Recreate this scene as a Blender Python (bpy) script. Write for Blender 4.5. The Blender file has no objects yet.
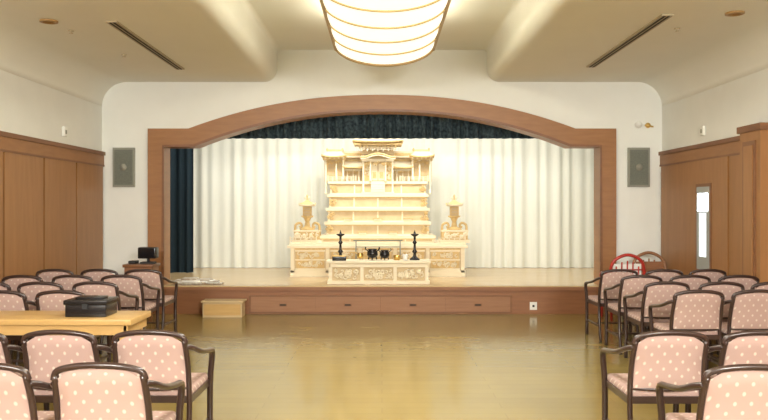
import bpy, bmesh, math, random
from mathutils import Vector, Matrix
random.seed(7)
scene = bpy.context.scene
scene.view_settings.view_transform = 'Standard'
scene.view_settings.look = 'None'
scene.view_settings.exposure = 0.2

# ------------------------------------------------------------ materials
def mat(name, col, rough=0.5, metal=0.0, spec=0.5, coat=0.0, emit=None, es=0.0, sheen=0.0):
    m = bpy.data.materials.new(name); m.use_nodes = True
    b = m.node_tree.nodes['Principled BSDF']
    b.inputs['Base Color'].default_value = (*col, 1)
    b.inputs['Roughness'].default_value = rough
    b.inputs['Metallic'].default_value = metal
    b.inputs['Specular IOR Level'].default_value = spec
    b.inputs['Coat Weight'].default_value = coat
    if emit:
        b.inputs['Emission Color'].default_value = (*emit, 1)
        b.inputs['Emission Strength'].default_value = es
    return m

def noise_mat(name, c1, c2, scale=(1,1,1), nscale=5, rough=0.5, bump=0.0, detail=4, coat=0.0, spec=0.5, rvar=0.0):
    m = mat(name, c1, rough, coat=coat, spec=spec); nt = m.node_tree; N = nt.nodes; L = nt.links
    b = N['Principled BSDF']
    tc = N.new('ShaderNodeTexCoord'); mp = N.new('ShaderNodeMapping'); mp.inputs['Scale'].default_value = scale
    no = N.new('ShaderNodeTexNoise'); no.inputs['Scale'].default_value = nscale; no.inputs['Detail'].default_value = detail
    cr = N.new('ShaderNodeValToRGB'); cr.color_ramp.elements[0].color = (*c1,1); cr.color_ramp.elements[1].color = (*c2,1)
    cr.color_ramp.elements[0].position = .3; cr.color_ramp.elements[1].position = .7
    L.new(tc.outputs['Object'], mp.inputs['Vector']); L.new(mp.outputs[0], no.inputs['Vector'])
    L.new(no.outputs['Fac'], cr.inputs['Fac']); L.new(cr.outputs['Color'], b.inputs['Base Color'])
    if bump:
        bp = N.new('ShaderNodeBump'); bp.inputs['Strength'].default_value = bump; bp.inputs['Distance'].default_value = .01
        L.new(no.outputs['Fac'], bp.inputs['Height']); L.new(bp.outputs[0], b.inputs['Normal'])
    if rvar:
        mr = N.new('ShaderNodeMapRange'); mr.inputs['To Min'].default_value = rough; mr.inputs['To Max'].default_value = rough+rvar
        L.new(no.outputs['Fac'], mr.inputs['Value']); L.new(mr.outputs[0], b.inputs['Roughness'])
    return m

M_white = noise_mat('plaster_white', (.83,.84,.80), (.86,.87,.83), nscale=3, rough=.85, spec=.2)
M_ceil  = noise_mat('ceiling_cream', (.86,.86,.80), (.88,.88,.82), nscale=2, rough=.85, spec=.2)
M_frame = noise_mat('arch_wood', (.30,.135,.048), (.355,.165,.06), scale=(1,1,6), nscale=4, rough=.4)
M_panel = noise_mat('wall_panel_wood', (.32,.15,.052), (.375,.18,.066), scale=(4,4,.5), nscale=4, rough=.42)
M_trimd = noise_mat('trim_dark_wood', (.19,.08,.03), (.24,.10,.038), scale=(1,1,4), nscale=4, rough=.4)
M_stagef= noise_mat('stage_fascia_wood', (.25,.105,.045), (.30,.13,.056), scale=(.6,1,8), nscale=4, rough=.45)
M_stager= noise_mat('stage_drawer_wood', (.28,.13,.06), (.33,.16,.078), scale=(.6,1,8), nscale=4, rough=.45)
M_stfl  = noise_mat('stage_floor_wood', (.52,.37,.19), (.59,.43,.23), scale=(.5,6,1), nscale=4, rough=.2)
M_cream = noise_mat('altar_hinoki_wood', (.87,.77,.56), (.91,.82,.62), scale=(1,1,8), nscale=5, rough=.5)
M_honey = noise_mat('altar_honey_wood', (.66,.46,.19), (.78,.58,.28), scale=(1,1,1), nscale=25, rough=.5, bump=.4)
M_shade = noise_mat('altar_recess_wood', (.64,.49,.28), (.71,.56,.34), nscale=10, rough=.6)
M_pale  = noise_mat('pale_table_wood', (.55,.34,.12), (.62,.40,.16), scale=(1,8,8), nscale=4, rough=.3)
M_box   = noise_mat('pale_box_wood', (.55,.40,.21), (.60,.45,.25), scale=(1,1,6), nscale=4, rough=.5)
M_black = mat('black_lacquer', (.012,.011,.012), .25)
M_blackm= mat('black_matte', (.02,.02,.022), .6)
M_gold  = mat('brass', (.75,.5,.16), .3, metal=1)
M_chairw= mat('chair_dark_lacquer', (.042,.022,.018), .28, coat=.3)
M_red   = mat('red_lacquer', (.42,.03,.02), .3)
M_grey  = noise_mat('grille_grey', (.15,.16,.13), (.20,.21,.17), nscale=60, rough=.7)
M_greyf = mat('grille_frame', (.28,.28,.23), .5)
M_dark  = mat('dark_slot', (.03,.025,.02), .8)
M_slot  = mat('vent_metal', (.45,.38,.25), .5)
M_cloth = noise_mat('folded_cloth', (.6,.57,.5), (.35,.27,.2), nscale=14, rough=.9)
M_plate = mat('white_plastic', (.85,.85,.8), .4)
M_disc  = mat('downlight_amber', (.40,.24,.09), .4)
M_diff  = mat('lamp_diffuser', (.75,.74,.66), .5, emit=(1.0,.97,.80), es=.92)
M_rib   = mat('lamp_rib', (.72,.55,.25), .45)
M_lampw = mat('lamp_wood', (.50,.34,.15), .4)
M_glass = mat('slit_glass', (.42,.46,.45), .08)
M_glow  = mat('slit_glare_glow', (.9,.95,1), .3, emit=(.85,.93,1), es=10.0)  # emission stands in for the bright glare at the top of the slit glass
M_sheen = mat('slit_glass_sheen', (.75,.82,.85), .2, emit=(.85,.93,1), es=1.1)  # glowing strip imitates the shiny streak down the slit glass
M_stagew= mat('stage_shell_paint', (.5,.5,.47), .9)
M_screen= mat('screen_black', (.01,.01,.012), .1)

def curtain_mat(name, c, rough=.9):
    return noise_mat(name, tuple(x*.96 for x in c), c, scale=(8,8,.4), nscale=5, rough=rough, spec=.1)
M_curt  = curtain_mat('white_curtain_cloth', (.83,.84,.76))
M_navy  = curtain_mat('navy_curtain_cloth', (.020,.034,.045))
M_val   = noise_mat('valance_brocade', (.010,.018,.026), (.06,.09,.10), scale=(1,1,1), nscale=22, rough=.8, spec=.2)

def fabric():
    m = mat('pink_dotted_fabric', (.6,.36,.3), .9, spec=.1); nt = m.node_tree; N = nt.nodes; L = nt.links
    b = N['Principled BSDF']; tc = N.new('ShaderNodeTexCoord'); sx = N.new('ShaderNodeSeparateXYZ')
    L.new(tc.outputs['Object'], sx.inputs[0])
    ad = N.new('ShaderNodeMath'); ad.operation = 'ADD'; L.new(sx.outputs[1], ad.inputs[0]); L.new(sx.outputs[2], ad.inputs[1])
    cb = N.new('ShaderNodeCombineXYZ'); L.new(sx.outputs[0], cb.inputs[0]); L.new(ad.outputs[0], cb.inputs[1])
    mp = N.new('ShaderNodeMapping'); mp.inputs['Rotation'].default_value = (0,0,math.radians(45)); L.new(cb.outputs[0], mp.inputs[0])
    vo = N.new('ShaderNodeTexVoronoi'); vo.voronoi_dimensions = '2D'; vo.inputs['Scale'].default_value = 20; vo.inputs['Randomness'].default_value = 0
    L.new(mp.outputs[0], vo.inputs['Vector'])
    cr = N.new('ShaderNodeValToRGB'); e = cr.color_ramp.elements
    e[0].position = .08; e[0].color = (.66,.57,.49,1); e[1].position = .20; e[1].color = (.47,.325,.285,1)
    L.new(vo.outputs['Distance'], cr.inputs[0]); L.new(cr.outputs[0], b.inputs['Base Color'])
    return m
M_fab = fabric()

def floor_mat():
    m = mat('polished_floor', (.3,.2,.07), .2); nt = m.node_tree; N = nt.nodes; L = nt.links
    b = N['Principled BSDF']; tc = N.new('ShaderNodeTexCoord')
    br = N.new('ShaderNodeTexBrick'); br.inputs['Scale'].default_value = 1.0
    br.inputs['Brick Width'].default_value = 1.8; br.inputs['Row Height'].default_value = .15
    br.inputs['Mortar Size'].default_value = .003; br.inputs['Mortar Smooth'].default_value = .3
    br.inputs['Color1'].default_value = (.28,.205,.06,1); br.inputs['Color2'].default_value = (.305,.225,.068,1); br.inputs['Mortar'].default_value = (.24,.172,.05,1)
    L.new(tc.outputs['Object'], br.inputs['Vector'])
    no = N.new('ShaderNodeTexNoise'); no.inputs['Scale'].default_value = 1.3; no.inputs['Detail'].default_value = 6
    L.new(tc.outputs['Object'], no.inputs['Vector'])
    mx = N.new('ShaderNodeMix'); mx.data_type = 'RGBA'; mx.blend_type = 'OVERLAY'; mx.inputs['Factor'].default_value = .15
    L.new(br.outputs['Color'], mx.inputs['A']); L.new(no.outputs['Fac'], mx.inputs['B']); L.new(mx.outputs['Result'], b.inputs['Base Color'])
    mr = N.new('ShaderNodeMapRange'); mr.inputs['To Min'].default_value = .11; mr.inputs['To Max'].default_value = .23
    L.new(no.outputs['Fac'], mr.inputs['Value']); L.new(mr.outputs[0], b.inputs['Roughness'])
    n2 = N.new('ShaderNodeTexNoise'); n2.inputs['Scale'].default_value = 5
    L.new(tc.outputs['Object'], n2.inputs['Vector'])
    bp = N.new('ShaderNodeBump'); bp.inputs['Strength'].default_value = .08; bp.inputs['Distance'].default_value = .02
    L.new(n2.outputs['Fac'], bp.inputs['Height']); L.new(bp.outputs[0], b.inputs['Normal'])
    return m
M_floor = floor_mat()

# ------------------------------------------------------------ mesh builder
class MB:
    def __init__(s): s.v=[]; s.f=[]; s.m=[]; s.sm=[]; s.mats=[]
    def mi(s, m):
        if m not in s.mats: s.mats.append(m)
        return s.mats.index(m)
    def add(s, vs, fs, m, smooth=False):
        o = len(s.v); k = s.mi(m); s.v += [tuple(v) for v in vs]
        for f in fs: s.f.append([o+i for i in f]); s.m.append(k); s.sm.append(smooth)
    def box(s, x0,x1,y0,y1,z0,z1, m, bev=0):
        if bev:
            bm = bmesh.new(); bmesh.ops.create_cube(bm, size=1)
            for v in bm.verts: v.co = Vector(((x0+x1)/2+v.co.x*(x1-x0),(y0+y1)/2+v.co.y*(y1-y0),(z0+z1)/2+v.co.z*(z1-z0)))
            bmesh.ops.bevel(bm, geom=bm.edges[:], offset=bev, segments=3, profile=.5, affect='EDGES')
            bm.verts.index_update()
            s.add([v.co.copy() for v in bm.verts], [[v.index for v in f.verts] for f in bm.faces], m, True); bm.free(); return
        s.add([(x0,y0,z0),(x1,y0,z0),(x1,y1,z0),(x0,y1,z0),(x0,y0,z1),(x1,y0,z1),(x1,y1,z1),(x0,y1,z1)],
              [(0,3,2,1),(4,5,6,7),(0,1,5,4),(1,2,6,5),(2,3,7,6),(3,0,4,7)], m)
    def tube(s, pts, r, m, seg=8, closed=False, r2=None):
        pts = [Vector(p) for p in pts]; n = len(pts)
        rs = r if isinstance(r,(list,tuple)) else [r]*n
        vs=[]; up=None
        for i,p in enumerate(pts):
            if closed: t = pts[(i+1)%n]-pts[i-1]
            else: t = pts[min(i+1,n-1)]-pts[max(i-1,0)]
            t.normalize()
            if up is None:
                a = Vector((0,0,1)) if abs(t.z)<.9 else Vector((0,1,0))
                up = (a - t*a.dot(t)).normalized()
            else:
                up = (up - t*up.dot(t)).normalized()
            sd = t.cross(up)
            for k in range(seg):
                a = 2*math.pi*k/seg
                vs.append(p + up*math.cos(a)*rs[i] + sd*math.sin(a)*(rs[i] if r2 is None else r2))
        fs=[]
        for i in range(n if closed else n-1):
            j=(i+1)%n
            for k in range(seg):
                l=(k+1)%seg
                fs.append((i*seg+k, i*seg+l, j*seg+l, j*seg+k))
        if not closed:
            fs.append(tuple(range(seg))[::-1]); fs.append(tuple((n-1)*seg+k for k in range(seg)))
        s.add(vs,fs,m,True)
    def lathe(s, prof, c, m, seg=16, smooth=True):
        cx,cy,cz=c; vs=[]; n=len(prof)
        for r,z in prof:
            for k in range(seg):
                a=2*math.pi*k/seg; vs.append((cx+r*math.cos(a),cy+r*math.sin(a),cz+z))
        fs=[]
        for i in range(n-1):
            for k in range(seg):
                l=(k+1)%seg; fs.append((i*seg+k,i*seg+l,(i+1)*seg+l,(i+1)*seg+k))
        fs.append(tuple(range(seg))[::-1]); fs.append(tuple((n-1)*seg+k for k in range(seg)))
        s.add(vs,fs,m,smooth)
    def ell(s, c, r, m, seg=8, rings=5):
        vs=[];fs=[]
        for i in range(1,rings):
            th=math.pi*i/rings
            for k in range(seg):
                a=2*math.pi*k/seg
                vs.append((c[0]+r[0]*math.sin(th)*math.cos(a),c[1]+r[1]*math.sin(th)*math.sin(a),c[2]-r[2]*math.cos(th)))
        b=len(vs); vs += [(c[0],c[1],c[2]-r[2]),(c[0],c[1],c[2]+r[2])]
        for i in range(rings-2):
            for k in range(seg):
                l=(k+1)%seg; fs.append((i*seg+k,i*seg+l,(i+1)*seg+l,(i+1)*seg+k))
        for k in range(seg):
            l=(k+1)%seg; fs.append((b,l,k)); fs.append((b+1,(rings-2)*seg+k,(rings-2)*seg+l))
        s.add(vs,fs,m,True)
    def obj(s, name, loc=(0,0,0), rot=0):
        me = bpy.data.meshes.new(name); me.from_pydata(s.v,[],s.f)
        for m in s.mats: me.materials.append(m)
        me.polygons.foreach_set('material_index', s.m); me.polygons.foreach_set('use_smooth', s.sm)
        me.update()
        o = bpy.data.objects.new(name, me); o.location=loc; o.rotation_euler=(0,0,rot)
        scene.collection.objects.link(o); return o

def inst(src, name, loc, rot=0):
    o = bpy.data.objects.new(name, src.data); o.location=loc; o.rotation_euler=(0,0,rot)
    scene.collection.objects.link(o); return o

def smooth(pts, k=5):
    pts=[Vector(p) for p in pts]; out=[]
    P=[pts[0]]+pts+[pts[-1]]
    for i in range(1,len(P)-2):
        for j in range(k):
            t=j/k; a,b,c,d=P[i-1],P[i],P[i+1],P[i+2]
            out.append(.5*((2*b)+(c-a)*t+(2*a-5*b+4*c-d)*t*t+(3*b-a-3*c+d)*t**3))
    out.append(pts[-1]); return out

# ------------------------------------------------------------ room
YB=10.86; YN=-3.0; W=4.0
b=MB(); b.box(-W-.1,W+.1,YN-.1,YB+.1,-.1,0,M_floor); b.obj('floor')

# ceiling : cross-section extruded along Y
prof=[]
for i in range(9):
    a=math.pi/2*i/8; prof.append((-3.65-.35*math.cos(a), 2.95+.35*math.sin(a)))
for i in range(9):
    a=math.pi/2*i/8; prof.append((-1.68+.18*math.sin(a), 3.48-.18*math.cos(a)))
for i in range(5):
    a=math.pi/2*i/4; prof.append((-1.44-.06*math.cos(a), 3.70+.06*math.sin(a)))
prof = [(-W-.1,2.95)]+prof
prof += [(-x,z) for x,z in prof[::-1]]
b=MB(); vs=[(x,YN-.1,z) for x,z in prof]+[(x,YB,z) for x,z in prof]; n=len(prof)
b.add(vs,[(i,i+1,n+i+1,n+i) for i in range(n-1)],M_ceil,True)
ceiling=b.obj('ceiling')

# back (stage) wall with arched opening
def zin(x):
    x=abs(x); return 2.37 if x>=2.67 else 2.37+.50*(1-(x/2.67)**2.15)
def zout(x):
    x=abs(x); return 2.63 if x>=2.75 else 2.63+.48*(1-(x/2.75)**2.15)
b=MB()
xs=[-3.2+6.4*i/64 for i in range(65)]
def slab(b,x0,x1,za0,za1,zb,m,y0,y1):
    b.add([(x0,y0,za0),(x1,y0,za1),(x1,y0,zb),(x0,y0,zb),(x0,y1,za0),(x1,y1,za1),(x1,y1,zb),(x0,y1,zb)],
          [(0,1,2,3),(7,6,5,4),(0,4,5,1),(3,2,6,7)],m)
for i in range(64):
    slab(b,xs[i],xs[i+1],zin(xs[i])+.1,zin(xs[i+1])+.1,3.9,M_white,YB,YB+.2)
b.box(-4.3,-3.2,YB,YB+.2,0,3.9,M_white); b.box(3.2,4.3,YB,YB+.2,0,3.9,M_white)
b.obj('wall_back')
b=MB(); b.box(-4.3,4.3,YN-.2,YN,0,3.9,M_white); b.obj('wall_front')

# arch frame
b=MB()
pairs=[((-3.33,.4),(-3.10,.4)),((-3.33,2.63),(-3.10,2.37)),((-2.75,2.63),(-2.67,2.37))]
for i in range(1,48):
    t=-1+2*i/48; pairs.append(((2.75*t,zout(2.75*t)),(2.67*t,zin(2.67*t))))
pairs+=[((2.75,2.63),(2.67,2.37)),((3.33,2.63),(3.10,2.37)),((3.33,.4),(3.10,.4))]
y0,y1=YB-.06,YB+.26; vs=[]
for o,i_ in pairs: vs+=[(o[0],y0,o[1]),(i_[0],y0,i_[1]),(i_[0],y1,i_[1]),(o[0],y1,o[1])]
fs=[]
for i in range(len(pairs)-1):
    for k in range(4): fs.append((4*i+k,4*i+(k+1)%4,4*i+4+(k+1)%4,4*i+4+k))
b.add(vs,fs,M_frame)
vs=[]
for o,i_ in pairs:
    d=Vector((o[0]-i_[0],o[1]-i_[1])); d=d.normalized()*.035
    vs+=[(i_[0]+d.x,y0-.012,i_[1]+d.y),(i_[0],y0-.012,i_[1]),(i_[0],y0+.01,i_[1]),(i_[0]+d.x,y0+.01,i_[1]+d.y)]
b.add(vs,fs,M_trimd)
b.obj('trim_stage_arch')

# stage
b=MB()
b.box(-4.3,4.3,YB,14.4,.30,.40,M_stfl)
b.box(-3.34,3.34,YB-.14,YB+.02,.345,.40,M_stfl)
b.box(-3.34,3.34,YB-.145,YB-.14,.335,.385,M_stagef)
stagefl=b.obj('stage_floor')
b=MB()
b.box(-3.34,3.34,YB-.11,YB-.002,0,.345,M_stagef)
b.box(-1.88,1.84,YB-.125,YB-.11,.015,.265,M_trimd)
for x0,x1 in [(-1.85,-.945),(-.94,-.025),(-.02,.895),(.90,1.81)]:
    b.box(x0,x1,YB-.132,YB-.125,.035,.245,M_stager)
    c=(x0+x1)/2
    b.box(c-.055,c+.055,YB-.138,YB-.132,.113,.150,M_trimd)
    b.box(c-.04,c+.04,YB-.141,YB-.138,.122,.142,M_dark)
b.box(2.09,2.19,YB-.12,YB-.11,.06,.17,M_plate); b.box(2.125,2.155,YB-.124,YB-.12,.10,.13,M_dark)
b.obj('stage_fascia')
b=MB()
b.box(-4.35,-4.25,YB+.2,14.5,.4,3.9,M_stagew); b.obj('wall_stage_left')
b=MB(); b.box(4.25,4.35,YB+.2,14.5,.4,3.9,M_stagew); b.obj('wall_stage_right')
b=MB(); b.box(-4.35,4.35,14.4,14.5,.4,3.9,M_white); b.obj('wall_stage_back')
b=MB(); b.box(-4.35,4.35,YB+.2,14.5,3.8,3.9,M_stagew); b.obj('ceiling_stage')

# curtains
def curtain(name,x0,x1,y,z0,z1,period,amp,m,n_per=10,seed=1):
    rnd=random.Random(seed); b=MB(); vs=[]; cols=[]
    N=int((x1-x0)/period*n_per)
    offs=[rnd.uniform(.35,1.5) for _ in range(N//n_per+3)]
    ph=[rnd.uniform(-.18,.18) for _ in range(N//n_per+3)]
    for i in range(N+1):
        t=i/n_per; k=int(t); f=t-k; a=offs[k]*(1-f)+offs[k+1]*f; p=ph[k]*(1-f)+ph[k+1]*f
        yy=math.sin(2*math.pi*(t+p))*amp*a+ .35*amp*math.sin(2*math.pi*t*.37+1)
        cols.append((x0+(x1-x0)*i/N, yy))
    rows=4
    for r in range(rows+1):
        z=z1+(z0-z1)*r/rows; s=.75+.35*r/rows
        for cx,yy in cols: vs.append((cx,y+yy*s,z))
    n=len(cols)
    fs=[(r*n+i,r*n+i+1,(r+1)*n+i+1,(r+1)*n+i) for r in range(rows) for i in range(n-1)]
    b.add(vs,fs,m,True); return b.obj(name)
curtain('stage_backdrop_curtain',-4.1,4.15,13.95,.405,3.6,.21,.024,M_curt,seed=3)
curtain('stage_side_curtain',-4.2,-3.2,12.9,.405,3.6,.13,.04,M_navy,seed=5)
curtain('stage_valance_curtain',-4.15,4.15,11.5,2.55,3.75,.13,.035,M_val,seed=6)

# side walls with wainscot
for side,nm in ((-1,'left'),(1,'right')):
    b=MB(); X=side*W
    def bx(d0,d1,y0,y1,z0,z1,m):
        a,c=sorted((X-side*d0,X-side*d1)); b.box(a,c,y0,y1,z0,z1,m)
    bx(-.2,-.0,YN-.1,YB,0,2.96,M_white)
    b.obj('wall_'+nm)
    b=MB()
    bx(0,.012,YN,YB,0,2.12,M_dark)
    bx(0,.05,YN,YB,2.25,2.30,M_trimd)
    bx(0,.03,YN,YB,2.11,2.25,M_frame)
    bx(0,.036,YN,YB,2.09,2.115,M_trimd)
    y=YB-.03
    while y>YN:
        bx(.0,.03,max(y-.93,YN),y-.02,.12,2.09,M_panel)
        y-=.95
    b.obj('trim_wainscot_'+nm)
    b=MB(); bx(0,.04,YN,YB,0,.12,M_trimd); b.obj('baseboard_'+nm)
b=MB()
b.box(W-.045,W-.031,8.7,9.9,.13,2.09,M_panel)
b.box(W-.055,W-.045,9.12,9.56,.70,1.80,M_trimd)
b.box(W-.06,W-.055,9.16,9.52,.74,1.76,M_glass)
b.box(W-.062,W-.060,9.19,9.49,1.46,1.68,M_glow)
b.box(W-.062,W-.060,9.24,9.44,.90,1.44,M_sheen)
b.obj('door_1')
b=MB(); b.box(W-.14,W-.031,7.75,8.2,0,2.34,M_panel); b.box(W-.16,W-.031,7.72,8.23,2.30,2.37,M_trimd)
b.box(W-.155,W-.14,7.84,8.11,.15,2.2,M_trimd); b.box(W-.165,W-.155,7.88,8.07,.2,2.15,M_panel); b.obj('trim_pilaster')

# wall speakers
for x in (-3.68,3.66):
    b=MB(); b.box(x-.155,x+.155,YB-.04,YB,1.80,2.36,M_greyf); b.box(x-.13,x+.13,YB-.045,YB-.04,1.83,2.33,M_grey)
    for k in range(16): z=1.845+k*.03; b.box(x-.125,x+.125,YB-.052,YB-.045,z,z+.012,M_grey)
    b.tube([(x,YB-.053,2.08),(x,YB-.056,2.08)],.05,M_greyf,14)
    b.obj('wall_speaker')
b=MB()
b.tube([(3.66,YB,2.69),(3.66,YB-.03,2.69),(3.66,YB-.05,2.69)],[.05,.05,.03],M_plate,16)
b.obj('smoke_detector')
b=MB(); b.tube([(3.80,YB,2.68),(3.80,YB-.03,2.68)],[.04,.03],M_gold,12); b.tube([(3.75,YB-.02,2.68),(3.87,YB-.02,2.66)],.012,M_gold,8); b.obj('wall_hook')
for sx,yy in ((-1,9.55),(1,9.45)):
    b=MB(); b.box(min(sx*W,sx*(W-.03)),max(sx*W,sx*(W-.03)),yy-.05,yy+.05,2.4,2.52,M_plate,.008); b.box(min(sx*(W-.03),sx*(W-.035)),max(sx*(W-.03),sx*(W-.035)),yy-.02,yy+.02,2.43,2.48,M_greyf)
    b.obj('wall_sensor')

# ceiling vents & discs
for x,ya,yb in ((-2.6,7.3,9.8),(2.65,7.05,9.65)):
    b=MB(); b.box(x-.055,x+.055,ya,yb,3.285,3.299,M_slot)
    b.box(x-.030,x-.010,ya+.02,yb-.02,3.281,3.285,M_dark); b.box(x+.010,x+.030,ya+.02,yb-.02,3.281,3.285,M_dark)
    b.obj('ceiling_air_vent')
for x,y in ((-3.2,7.3),(3.25,7.0),(-3.2,4.3),(3.25,4.0)):
    b=MB(); b.lathe([(.085,-.0),(.085,-.015),(.06,-.02),(.055,-.005)],(x,y,3.299),M_disc,20); b.obj('ceiling_downlight')
for x,y in ((-3.02,8.9),(-3.15,7.7),(2.95,7.6)):
    b=MB(); b.lathe([(.03,0),(.03,-.008),(.01,-.012),(.01,-.022),(.02,-.026),(.02,-.03)],(x,y,3.299),M_slot,12); b.obj('fire_sprinkler')

# ------------------------------------------------------------ big barrel lamp
b=MB(); HW=.57; ze=3.385; zb=3.20; Y0,Y1=1.0,9.0; LX=.03
def arc(t):
    return (LX+HW*t, zb+(ze-zb)*(1-math.sqrt(max(0,1-(.94*t)**2)))/(1-math.sqrt(1-.94**2)))
NS=28; NP=13; seglen=(Y1-Y0)/NP
for j in range(NP):
    ya=Y0+j*seglen; yb=ya+seglen; vs=[];R=5
    for r in range(R+1):
        yy=ya+(yb-ya)*r/R; bul=.012*math.sin(math.pi*r/R)
        for i in range(NS+1):
            x,z=arc(-1+2*i/NS); vs.append((x,yy,z-bul))
    n=NS+1; b.add(vs,[(r*n+i,r*n+i+1,(r+1)*n+i+1,(r+1)*n+i) for r in range(R) for i in range(NS)],M_diff,True)
for j in range(NP+1):
    ya=Y0+j*seglen; r=.011 if 0<j<NP else .02
    b.tube([(arc(-1+2*i/NS)[0],ya,arc(-1+2*i/NS)[1]-.008) for i in range(NS+1)],r,M_rib if 0<j<NP else M_lampw,6)
for s_ in (-1,1):
    b.box(LX+s_*HW-.022,LX+s_*HW+.022,Y0-.03,Y1+.03,ze-.02,ze+.12,M_lampw)
    b.box(LX+s_*HW-.03,LX+s_*HW+.03,Y0-.04,Y1+.04,ze+.10,ze+.13,M_gold)
b.box(LX-HW,LX+HW,Y0,Y1,ze+.08,ze+.11,M_plate)
b.box(LX-HW,LX+HW,Y0-.03,Y0,ze-.02,ze+.12,M_lampw); b.box(LX-HW,LX+HW,Y1,Y1+.03,ze-.02,ze+.12,M_lampw)
for yy in (2.5,5,7.5):
    for s_ in (-.3,.3): b.tube([(LX+s_,yy,ze+.1),(LX+s_,yy,3.77)],.012,M_gold)
b.obj('ceiling_pendant_lamp')

# ------------------------------------------------------------ chairs
def make_chair():
    b=MB(); w=.20
    for s in (-1,1):
        b.tube(smooth([(s*.215,-.09,0),(s*.21,-.03,.22),(s*.205,.0,.44),(s*.205,-.035,.62),(s*.195,-.075,.755)],4),
               .016,M_chairw,8)
        b.tube(smooth([(s*.20,-.06,.715),(s*.228,-.01,.70),(s*.247,.10,.662),(s*.25,.26,.635),(s*.245,.38,.615),(s*.235,.425,.56),(s*.225,.42,.42),(s*.222,.425,.2),(s*.22,.44,0)],4),
               .0155,M_chairw,8,r2=.019)
        b.box(s*.21-.012,s*.21+.012,.0,.42,.385,.425,M_chairw)
        b.box(s*.215-.009,s*.215+.009,-.05,.43,.16,.182,M_chairw)
        b.ell((s*.22,.44,.006),(.018,.018,.006),M_blackm); b.ell((s*.215,-.09,.006),(.018,.018,.006),M_blackm)
    b.tube(smooth([(-.205,-.07,.735),(-.185,-.078,.775),(-.10,-.088,.797),(0,-.092,.803),(.10,-.088,.797),(.185,-.078,.775),(.205,-.07,.735)],5),.0155,M_chairw,8)
    b.tube(smooth([(-.205,-.005,.475),(-.1,-.02,.470),(0,-.025,.468),(.1,-.02,.470),(.205,-.005,.475)],3),.011,M_chairw,8)
    b.box(-.21,.21,.40,.43,.385,.425,M_chairw); b.box(-.21,.21,-.012,.012,.385,.425,M_chairw)
    b.box(-.215,.215,.18,.20,.162,.18,M_chairw)
    nx,nz=12,10; front=[];back=[]
    for j in range(nz+1):
        for i in range(nx+1):
            u=-1+2*i/nx; v=j/nz
            z=.478+v*(.785-.02*u*u*(1 if v>.5 else 0)-.478-.0)
            if v>.6: z-= .03*(v-.6)/.4*max(0,(abs(u)-.7)/.3)
            yb=-.022-.012*(1-u*u)- .052*max(0,(v-.1))/.9 + .012*math.sin(math.pi*v)
            th=.022*(1-abs(u)**4)**.5*(1-abs(2*v-1)**4)**.5+.003
            front.append((u*.192,yb+th,z)); back.append((u*.192,yb-th,z))
    n=nx+1; F=[]
    N0=len(front)
    for j in range(nz):
        for i in range(nx):
            a=j*n+i; F.append((a,a+n,a+n+1,a+1)); F.append((N0+a,N0+a+1,N0+a+n+1,N0+a+n))
    b.add(front+back,F,M_fab,True)
    b.box(-.212,.212,.005,.44,.405,.465,M_fab,.022)
    return b
ch=make_chair(); base=None
def put(x,y,r=0):
    global base
    r=math.radians(r)
    if base is None: base=ch.obj('banquet_armchair',(x,y,0),r)
    else: inst(base,'banquet_armchair',(x,y,0),r)
for x in (-1.31,-1.82,-2.33,-2.84): put(x,4.36,random.uniform(-2,2))
for x in (-1.26,-1.78,-2.3): put(x,3.46,random.uniform(-2,2))
for x in (1.62,2.13,2.64): put(x,4.34,random.uniform(-2,2))
for x in (1.63,2.15): put(x,3.42,random.uniform(-2,2))
for yy in (8.60,7.88,7.16,6.44):
    for x in (2.66,3.16,3.655): put(x,yy+random.uniform(-.03,.03),random.uniform(-1.5,1.5))
    for x in (-2.68,-3.18,-3.68): put(x,yy+random.uniform(-.03,.03),random.uniform(-1.5,1.5))

def hoop(name,loc,m,m2,rot):
    b=MB()
    hp=[(-.2,0,.42),(-.23,-.02,.62),(-.18,-.04,.80),(0,-.05,.88),(.18,-.04,.80),(.23,-.02,.62),(.2,0,.42)]
    b.tube(smooth(hp,5),.022,m)
    for k in range(-2,3):
        h=.82-.05*(abs(k)/2)**2*1.5
        b.tube([(k*.075,-.01,.46),(k*.075,-.035,h-.02)],.010,m)
    for z in (.56,.68): b.tube([(-.2,-.022,z),(.2,-.022,z)],.010,m)
    b.box(-.19,.19,-.020,-.014,.47,.76,m2)
    b.box(-.22,.22,0,.42,.40,.45,m,.012); b.box(-.19,.19,.03,.39,.45,.475,m2,.01)
    for s in (-1,1):
        b.tube([(s*.2,.01,0),(s*.2,.0,.42)],.018,m); b.tube([(s*.2,.4,0),(s*.2,.4,.42)],.018,m)
        b.tube(smooth([(s*.225,-.02,.62),(s*.24,.15,.62),(s*.235,.35,.6),(s*.21,.39,.43)],4),.015,m)
    return b.obj(name,loc,rot)
hoop('lattice_armchair',(3.25,10.10,0),M_red,M_plate,math.radians(2))
hoop('lattice_armchair',(3.70,10.50,0),M_stager,M_stagef,math.radians(181))

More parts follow.
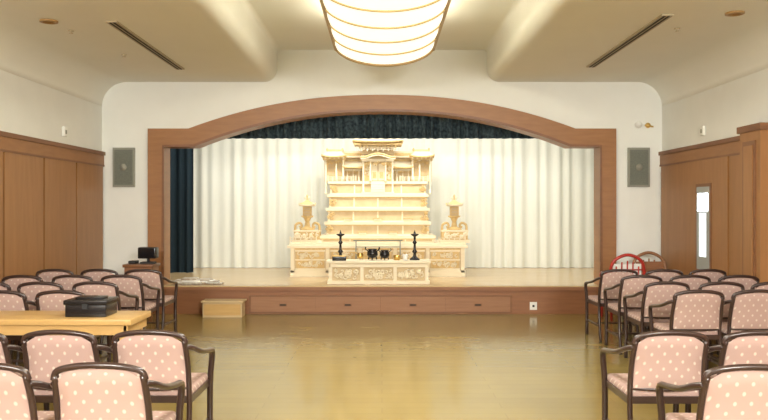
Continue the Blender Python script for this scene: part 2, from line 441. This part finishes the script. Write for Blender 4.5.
# ------------------------------------------------------------ front-left table and box
b=MB()
b.box(-3.3,-1.80,5.45,5.93,.655,.70,M_pale,.006)
b.box(-3.26,-1.84,5.47,5.50,.585,.655,M_pale); b.box(-3.26,-1.84,5.88,5.91,.585,.655,M_pale)
b.box(-3.27,-3.24,5.47,5.91,.585,.655,M_pale); b.box(-1.86,-1.83,5.47,5.91,.585,.655,M_pale)
for x in (-3.24,-1.90):
    for y in (5.50,5.83): b.box(x,x+.05,y,y+.05,0,.655,M_pale)
    b.box(x+.01,x+.04,5.5,5.88,.12,.16,M_pale)
b.obj('reception_table')
b=MB(); b.box(-2.32,-2.02,5.56,5.80,.701,.79,M_black,.006); b.box(-2.33,-2.01,5.55,5.81,.79,.825,M_black,.006)
b.box(-2.27,-2.07,5.62,5.75,.825,.84,M_black,.004); b.box(-2.19,-2.15,5.545,5.556,.76,.80,M_blackm)
b.obj('lacquer_donation_box')

b=MB(); b.box(-2.46,-1.92,10.42,10.66,0,.20,M_box); b.box(-2.48,-1.90,10.40,10.68,.20,.225,M_box,.004)
b.box(-2.44,-1.94,10.412,10.42,.03,.18,M_pale); b.obj('wooden_step')

b=MB(); b.box(-3.4,-3.0,9.95,10.3,.72,.76,M_trimd,.006); b.box(-3.38,-3.02,9.97,10.28,.60,.72,M_stagef)
for x in (-3.38,-3.06):
    for y in (9.97,10.24): b.box(x,x+.04,y,y+.04,0,.60,M_trimd)
b.box(-3.38,-3.02,9.97,10.28,.2,.23,M_trimd); b.obj('side_stand')
b=MB(); b.box(-3.2,-3.02,10.05,10.18,.761,.785,M_blackm); b.tube([(-3.11,10.12,.78),(-3.11,10.12,.84)],.02,M_blackm)
b.box(-3.23,-2.99,10.04,10.19,.83,.98,M_black,.015); b.box(-3.21,-3.01,10.035,10.04,.85,.965,M_screen)
b.box(-3.36,-3.26,10.05,10.2,.761,.80,M_blackm,.01); b.obj('portable_monitor')

b=MB()
for x,y,w,h in ((-2.88,11.05,.12,.06),(-2.74,11.0,.14,.09),(-2.55,11.06,.12,.07),(-2.42,11.02,.1,.045)):
    for k in range(3):
        dx=random.uniform(-.02,.02); b.box(x-w+dx,x+w+dx-.03*k,y-.1,y+.1,.401+h*k/3,.401+h*(k+1)/3,M_cloth if k!=1 else M_plate,.008)
b.obj('folded_cloths')

# ------------------------------------------------------------ ALTAR
def roof(b,cx,cy,hw,hd,z0,h,m,ridge=.5,lift=.06,th=.02,m2=None):
    K=7;S=6;rings=[]
    for k in range(K+1):
        t=k/K; a=hw+(hw*ridge-hw)*t; d=hd*(1-t)+.01; z=z0+h*(t**1.5); r=[]
        c=[(-a,-d),(a,-d),(a,d),(-a,d)]
        for q in range(4):
            p0,p1=c[q],c[(q+1)%4]
            for s in range(S):
                u=s/S; l=lift*((1-t)**2)*abs(2*u-1)**3
                r.append((cx+p0[0]*(1-u)+p1[0]*u, cy+p0[1]*(1-u)+p1[1]*u, z+l))
        rings.append(r)
    n=4*S; vs=[p for r in rings for p in r]
    fs=[(k*n+i,k*n+(i+1)%n,(k+1)*n+(i+1)%n,(k+1)*n+i) for k in range(K) for i in range(n)]
    fs.append(tuple(K*n+i for i in range(n)))
    b.add(vs,fs,m,False)
    lo=[(p[0],p[1],p[2]-th) for p in rings[0]]
    inn=[(cx+(p[0]-cx)*.8,cy+(p[1]-cy)*.8,z0-th-.01) for p in rings[0]]
    vs=rings[0]+lo+inn; fs=[(n+i,n+(i+1)%n,(i+1)%n,i) for i in range(n)]+[(2*n+i,2*n+(i+1)%n,n+(i+1)%n,n+i) for i in range(n)]
    b.add(vs,fs,m2 or m)
    b.box(cx-hw*ridge-.02,cx+hw*ridge+.02,cy-.018,cy+.018,z0+h-.005,z0+h+.03,m2 or m)
    for s in (-1,1): b.ell((cx+s*(hw*ridge+.015),cy,z0+h+.03),(.02,.02,.03),m2 or m)
def carving(b,x0,x1,z0,z1,y,m,n,seed=0,r=.02):
    R=random.Random(seed)
    for _ in range(n):
        x=R.uniform(x0+r,x1-r); z=R.uniform(z0+r,z1-r); a=R.uniform(0,6.28); q=R.uniform(.6,1.2)*r
        pts=[(x+q*(1-.09*k)*math.cos(a+k*.75),y-.004-.002*k,z+q*(1-.09*k)*math.sin(a+k*.75)) for k in range(8)]
        b.tube(pts,[.3*r]*7+[.15*r],m,5)
def rail(b,x0,x1,y,z,h,m,n):
    b.box(x0,x1,y-.008,y+.008,z+h-.012,z+h,m); b.box(x0,x1,y-.006,y+.006,z+h*.5-.005,z+h*.5+.005,m)
    for i in range(n+1):
        x=x0+(x1-x0)*i/n; b.box(x-.008,x+.008,y-.009,y+.009,z,z+h+(.02 if i in(0,n) else 0),m)
def pillar(b,x,y,z0,z1,r,m):
    b.lathe([(r*1.6,0),(r*1.6,.02),(r,.03),(r,z1-z0-.04),(r*1.5,z1-z0-.02),(r*1.6,z1-z0)],(x,y,z0),m,10)

CX=-.07
b=MB(); ZS=.401
b.box(CX-1.40,CX+1.40,12.14,13.6,ZS,.50,M_cream)
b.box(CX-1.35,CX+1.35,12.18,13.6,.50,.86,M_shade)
b.box(CX-1.44,CX+1.44,12.10,13.6,.86,.90,M_cream); b.box(CX-1.41,CX+1.41,12.13,13.6,.90,.935,M_cream)
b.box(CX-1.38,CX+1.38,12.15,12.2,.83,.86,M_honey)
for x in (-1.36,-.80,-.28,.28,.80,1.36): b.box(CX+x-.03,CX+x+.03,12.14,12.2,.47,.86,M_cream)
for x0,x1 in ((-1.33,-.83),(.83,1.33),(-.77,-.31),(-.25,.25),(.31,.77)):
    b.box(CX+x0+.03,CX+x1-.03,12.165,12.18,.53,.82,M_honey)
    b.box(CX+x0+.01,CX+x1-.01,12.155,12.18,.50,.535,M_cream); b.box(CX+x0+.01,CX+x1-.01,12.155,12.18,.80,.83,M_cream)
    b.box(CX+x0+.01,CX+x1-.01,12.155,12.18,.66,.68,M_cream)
    carving(b,CX+x0+.04,CX+x1-.04,.54,.66,12.165,M_cream,20,seed=int(x0*100),r=.03)
    carving(b,CX+x0+.04,CX+x1-.04,.68,.80,12.165,M_cream,20,seed=int(x0*100)+1,r=.03)
for s in (-1,1):
    xa,xb=sorted((CX+s*.98,CX+s*1.40)); rail(b,xa,xb,12.16,.935,.09,M_cream,5)
tiers=[(.95,12.36,1.05),(.88,12.54,1.27),(.87,12.72,1.50),(.86,12.9,1.735),(.855,13.05,1.96)]
zp=.935
for k,(hw,y,z) in enumerate(tiers):
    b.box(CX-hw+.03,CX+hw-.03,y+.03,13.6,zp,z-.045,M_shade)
    b.box(CX-hw,CX+hw,y,13.6,z-.045,z,M_cream)
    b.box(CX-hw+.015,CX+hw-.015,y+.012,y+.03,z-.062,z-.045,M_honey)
    np_=4
    for i in range(np_+1):
        x=CX-hw+.05+(2*hw-.1)*i/np_; b.box(x-.012,x+.012,y+.02,y+.03,zp,z-.045,M_cream)
    b.box(CX-hw+.03,CX+hw-.03,y+.018,y+.03,zp,zp+.02,M_cream)
    for s in (-1,1):
        if k>0:
            xe=CX+s*(hw-.02); carving(b,min(xe,xe-s*.14),max(xe,xe-s*.14),zp+.02,z-.05,y+.012,M_honey,10,seed=k*7+s,r=.028)
    zp=z
for x,y,z in ((-.25,12.44,1.05),(.25,12.44,1.05),(-.5,12.62,1.27),(.5,12.62,1.27),(0,12.62,1.27)):
    b.box(CX+x-.06,CX+x+.06,y-.03,y+.05,z,z+.05,M_cream); b.box(CX+x-.08,CX+x+.08,y-.05,y+.06,z+.05,z+.065,M_honey)
zt=1.96
for s in (-1,1):
    for x in (.60,.72,.90):
        pillar(b,CX+s*x,13.12,1.74 if x>.8 else zt,2.36,.017,M_cream)
    b.box(min(CX+s*.58,CX+s*.93),max(CX+s*.58,CX+s*.93),13.18,13.5,zt,2.36,M_shade)
    rail(b,min(CX+s*.38,CX+s*.86),max(CX+s*.38,CX+s*.86),13.07,zt,.08,M_cream,6)
    b.box(min(CX+s*.56,CX+s*.95),max(CX+s*.56,CX+s*.95),13.08,13.5,2.33,2.37,M_honey)
    for i in range(5):
        x=CX+s*(.60+.075*i); b.box(x-.012,x+.012,13.02,13.1,2.35,2.39,M_cream)
    roof(b,CX+s*.755,13.26,.215,.26,2.39,.10,M_cream,ridge=.55,lift=.035,m2=M_honey)
    for i in range(5): b.box(CX+s*(.63+.06*i)-.004,CX+s*(.63+.06*i)+.004,13.17,13.18,zt+.1,2.3,M_honey)
    for z in (2.06,2.14,2.22,2.30): b.box(min(CX+s*.60,CX+s*.9),max(CX+s*.60,CX+s*.9),13.17,13.18,z-.004,z+.004,M_honey)
    carving(b,min(CX+s*.60,CX+s*.9),max(CX+s*.60,CX+s*.9),2.24,2.34,13.11,M_honey,12,seed=40+s,r=.025)
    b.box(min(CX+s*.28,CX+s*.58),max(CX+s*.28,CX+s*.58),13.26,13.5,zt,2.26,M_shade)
    b.box(min(CX+s*.28,CX+s*.58),max(CX+s*.28,CX+s*.58),13.22,13.5,2.15,2.18,M_cream)
    for x in (.33,.43,.53): pillar(b,CX+s*x,13.2,zt,2.17,.012,M_cream)
    carving(b,min(CX+s*.3,CX+s*.58),max(CX+s*.3,CX+s*.58),2.09,2.15,13.2,M_honey,10,seed=50+s,r=.022)
    roof(b,CX+s*.43,13.3,.19,.2,2.21,.11,M_cream,ridge=.8,lift=.02,m2=M_honey)
    b.box(min(CX+s*.26,CX+s*.62),max(CX+s*.26,CX+s*.62),13.3,13.42,2.3,2.40,M_shade)
    roof(b,CX+s*.44,13.34,.2,.16,2.40,.07,M_honey,ridge=.8,lift=.02,m2=M_cream)
b.box(CX-.24,CX+.24,13.14,13.5,zt,2.50,M_shade)
for x in (-.25,-.13,.13,.25): pillar(b,CX+x,13.04,zt-.2 if abs(x)>.2 else zt,2.34,.016,M_cream)
b.box(CX-.28,CX+.28,12.94,13.1,zt-.22,zt-.19,M_cream)
for i in range(4): b.box(CX-.12,CX+.12,12.93+.03*i,13.1,zt-.19+.045*i,zt-.15+.045*i,M_cream)
for s in (-1,1):
    b.box(min(CX+s*.01,CX+s*.11),max(CX+s*.01,CX+s*.11),13.12,13.14,zt+.02,2.26,M_cream)
    b.box(min(CX+s*.025,CX+s*.095),max(CX+s*.025,CX+s*.095),13.115,13.12,zt+.05,2.12,M_honey)
    b.box(min(CX+s*.13,CX+s*.24),max(CX+s*.13,CX+s*.24),13.13,13.14,zt,2.3,M_honey)
    carving(b,min(CX+s*.13,CX+s*.24),max(CX+s*.13,CX+s*.24),zt+.02,2.3,13.13,M_cream,14,seed=60+s,r=.025)
b.box(CX-.28,CX+.28,13.02,13.1,2.30,2.34,M_cream)
carving(b,CX-.24,CX+.24,2.22,2.31,13.04,M_honey,24,seed=70,r=.026)
g=[]
for i in range(17):
    t=-1+2*i/16; g.append((CX+.30*t,12.96,2.35+.08*(math.cos(math.pi*t)+1)/2+.02*t*t))
for dy in (0,.05,.1,.15): b.tube([(p[0],p[1]+dy,p[2]) for p in g],.018,M_cream if dy else M_honey,6)
b.tube([(p[0],p[1]-.01,p[2]-.03) for p in g],.01,M_cream,6)
b.box(CX-.28,CX+.28,13.08,13.5,2.42,2.62,M_shade)
for i in range(11):
    x=CX-.3+.06*i; b.box(x-.011,x+.011,12.98,13.1,2.50,2.53,M_cream); b.box(x-.011,x+.011,12.94,13.1,2.54,2.57,M_honey)
rail(b,CX-.36,CX+.36,12.98,2.47,.07,M_cream,8)
b.box(CX-.41,CX+.41,12.94,13.48,2.58,2.62,M_honey)
roof(b,CX,13.22,.43,.30,2.64,.10,M_cream,ridge=.9,lift=.02,m2=M_honey)
for i in range(15):
    x=CX-.35+.05*i; b.box(x-.006,x+.006,12.93,13.2,2.62,2.64,M_cream)
altar=b.obj('buddhist_altar')

def lantern(x):
    b=MB(); y=12.42; z=.936
    b.box(x-.24,x+.24,y-.13,y+.2,z,z+.05,M_cream); b.box(x-.21,x+.21,y-.10,y+.18,z+.05,z+.18,M_honey)
    carving(b,x-.21,x+.21,z+.05,z+.18,y-.11,M_cream,26,seed=int(x*10),r=.032)
    b.box(x-.22,x+.22,y-.12,y+.19,z+.18,z+.205,M_cream)
    for s in (-1,1):
        b.tube(smooth([(x+s*.20,y,z+.2),(x+s*.19,y,z+.29),(x+s*.12,y,z+.32),(x+s*.09,y,z+.27),(x+s*.13,y,z+.25)],4),.022,M_honey,6)
    b.lathe([(.12,.2),(.12,.23),(.05,.26),(.035,.34),(.06,.40),(.10,.42),(.10,.44)],(x,y,z),M_honey,8,False)
    b.box(x-.05,x+.05,y-.05,y+.05,z+.44,z+.60,M_shade)
    for sx in (-1,1):
        for sy in (-1,1): b.box(x+sx*.06-.008,x+sx*.06+.008,y+sy*.06-.008,y+sy*.06+.008,z+.44,z+.61,M_honey)
    for zz in (.47,.52,.57): b.box(x-.063,x+.063,y-.063,y+.063,z+zz-.005,z+zz+.005,M_honey)
    roof(b,x,y,.13,.13,z+.62,.08,M_honey,ridge=.12,lift=.03,m2=M_cream)
    b.lathe([(.015,.69),(.026,.71),(.012,.74),(.02,.76),(.001,.79)],(x,y,z),M_honey,8)
    b.obj('altar_lantern')
lantern(CX-1.15); lantern(CX+1.25)

b=MB(); TX=-.05
b.box(TX-.76,TX+.76,10.98,11.36,.70,.735,M_cream,.005)
b.box(TX-.70,TX+.70,11.02,11.32,.64,.70,M_cream); b.box(TX-.74,TX+.74,11.0,11.34,.401,.445,M_cream)
b.box(TX-.68,TX+.68,11.06,11.30,.445,.64,M_shade)
for x in (-.70,-.24,.24,.70): b.box(TX+x-.025,TX+x+.025,11.02,11.08,.44,.64,M_cream)
for x0,x1 in ((-.67,-.27),(-.21,.21),(.27,.67)):
    carving(b,TX+x0,TX+x1,.455,.63,11.05,M_cream,28,seed=int(x0*50),r=.034)
b.obj('offering_table')

def candlestick(x,y,z,h):
    b=MB(); p=[(.075,0),(.075,.02),(.05,.035),(.025,.06),(.02,.10),(.04,.13),(.02,.16),(.016,.24),(.035,.27),(.016,.30),(.018,.36),(.06,.385),(.062,.40),(.02,.405),(.012,.43),(.002,.46)]
    b.lathe([(r,q*h/.46) for r,q in p],(x,y,z),M_black,16); b.obj('candlestick')
candlestick(-.61,11.17,.736,.44); candlestick(.48,11.17,.736,.44)
def pot(name,x,y,z,s,m=M_black):
    b=MB(); b.lathe([(.02*s,.03*s),(.06*s,.04*s),(.085*s,.08*s),(.08*s,.13*s),(.06*s,.15*s),(.075*s,.165*s),(.07*s,.17*s),(.055*s,.15*s),(.05*s,.12*s)],(x,y,z),m,16)
    for k in range(3):
        a=k*2.09+.5; b.tube([(x+.06*s*math.cos(a),y+.06*s*math.sin(a),z+.06*s),(x+.075*s*math.cos(a),y+.075*s*math.sin(a),z+.006)],.012*s,m,6)
    for q in (-1,1): b.tube(smooth([(x+q*.07*s,y,z+.14*s),(x+q*.11*s,y,z+.17*s),(x+q*.10*s,y,z+.2*s)],3),.008*s,m,6)
    b.obj(name)
pot('incense_burner',-.14,11.15,.738,.95); pot('incense_burner',.04,11.13,.738,.85)
pot('incense_burner',-.32,11.2,.738,.6,M_gold)
b=MB(); b.box(-.72,-.52,11.0,11.07,.736,.80,M_black,.006) ; b.box(-.71,-.53,11.01,11.06,.80,.81,M_gold); b.obj('incense_box')
b=MB(); b.lathe([(.03,0),(.05,.01),(.055,.07),(.05,.075)],(.22,11.15,.736),M_gold,14); b.obj('altar_bell')
b=MB(); b.lathe([(.03,0),(.04,.005),(.03,.03),(.045,.08),(.04,.085)],(.34,11.1,.736),M_plate,14); b.obj('offering_cup')
b=MB()
for x in (-.40,.28): b.tube([(x,11.7,.411),(x,11.7,1.0)],.01,M_greyf); b.tube([(x-.08,11.7,.411),(x+.08,11.7,.411)],.01,M_greyf); b.tube([(x,11.62,.411),(x,11.78,.411)],.01,M_greyf)
b.tube([(-.44,11.7,1.0),(.32,11.7,1.0)],.01,M_greyf); b.tube([(-.40,11.7,.9),(.28,11.7,.9)],.006,M_greyf)
b.obj('cloth_rack')

# ------------------------------------------------------------ lights
def area(name,loc,rot,sx,sy,p,col):
    l=bpy.data.lights.new(name,'AREA'); l.shape='RECTANGLE'; l.size=sx; l.size_y=sy; l.energy=p; l.color=col
    o=bpy.data.objects.new(name,l); o.location=loc; o.rotation_euler=rot; scene.collection.objects.link(o); return o
area('lamp_uplight',(LX,5,3.55),(math.pi,0,0),.9,7.8,165,(1,.96,.82))
area('lamp_downlight',(LX,4.9,3.165),(0,0,0),.4,7.0,145,(1,.97,.88))
area('stage_batten_light',(0,11.9,3.65),(math.radians(25),0,0),6.5,.3,138,(1,.975,.90))
area('stage_front_light',(0,11.3,3.6),(math.radians(10),0,0),6,.15,22,(1,.96,.86))
# unseen fill lights added behind the camera, aimed toward the stage
area('rear_fill_light',(2.4,-2.2,3.0),(math.radians(77),0,0),1.6,.6,305,(1,.98,.92))
area('rear_fill_light',(-2.4,-2.2,3.0),(math.radians(77),0,0),1.6,.6,305,(1,.98,.92))

w=bpy.data.worlds.new('World'); scene.world=w; w.use_nodes=True
w.node_tree.nodes['Background'].inputs[0].default_value=(.9,.9,.8,1); w.node_tree.nodes['Background'].inputs[1].default_value=.3

# ------------------------------------------------------------ camera
c=bpy.data.cameras.new('camera'); c.sensor_width=36; c.lens=760/768*36; c.shift_x=2/768; c.shift_y=-2/768; c.clip_end=60
co=bpy.data.objects.new('camera',c); co.location=(0,0,1.5); co.rotation_euler=(math.pi/2,0,0); scene.collection.objects.link(co); scene.camera=co
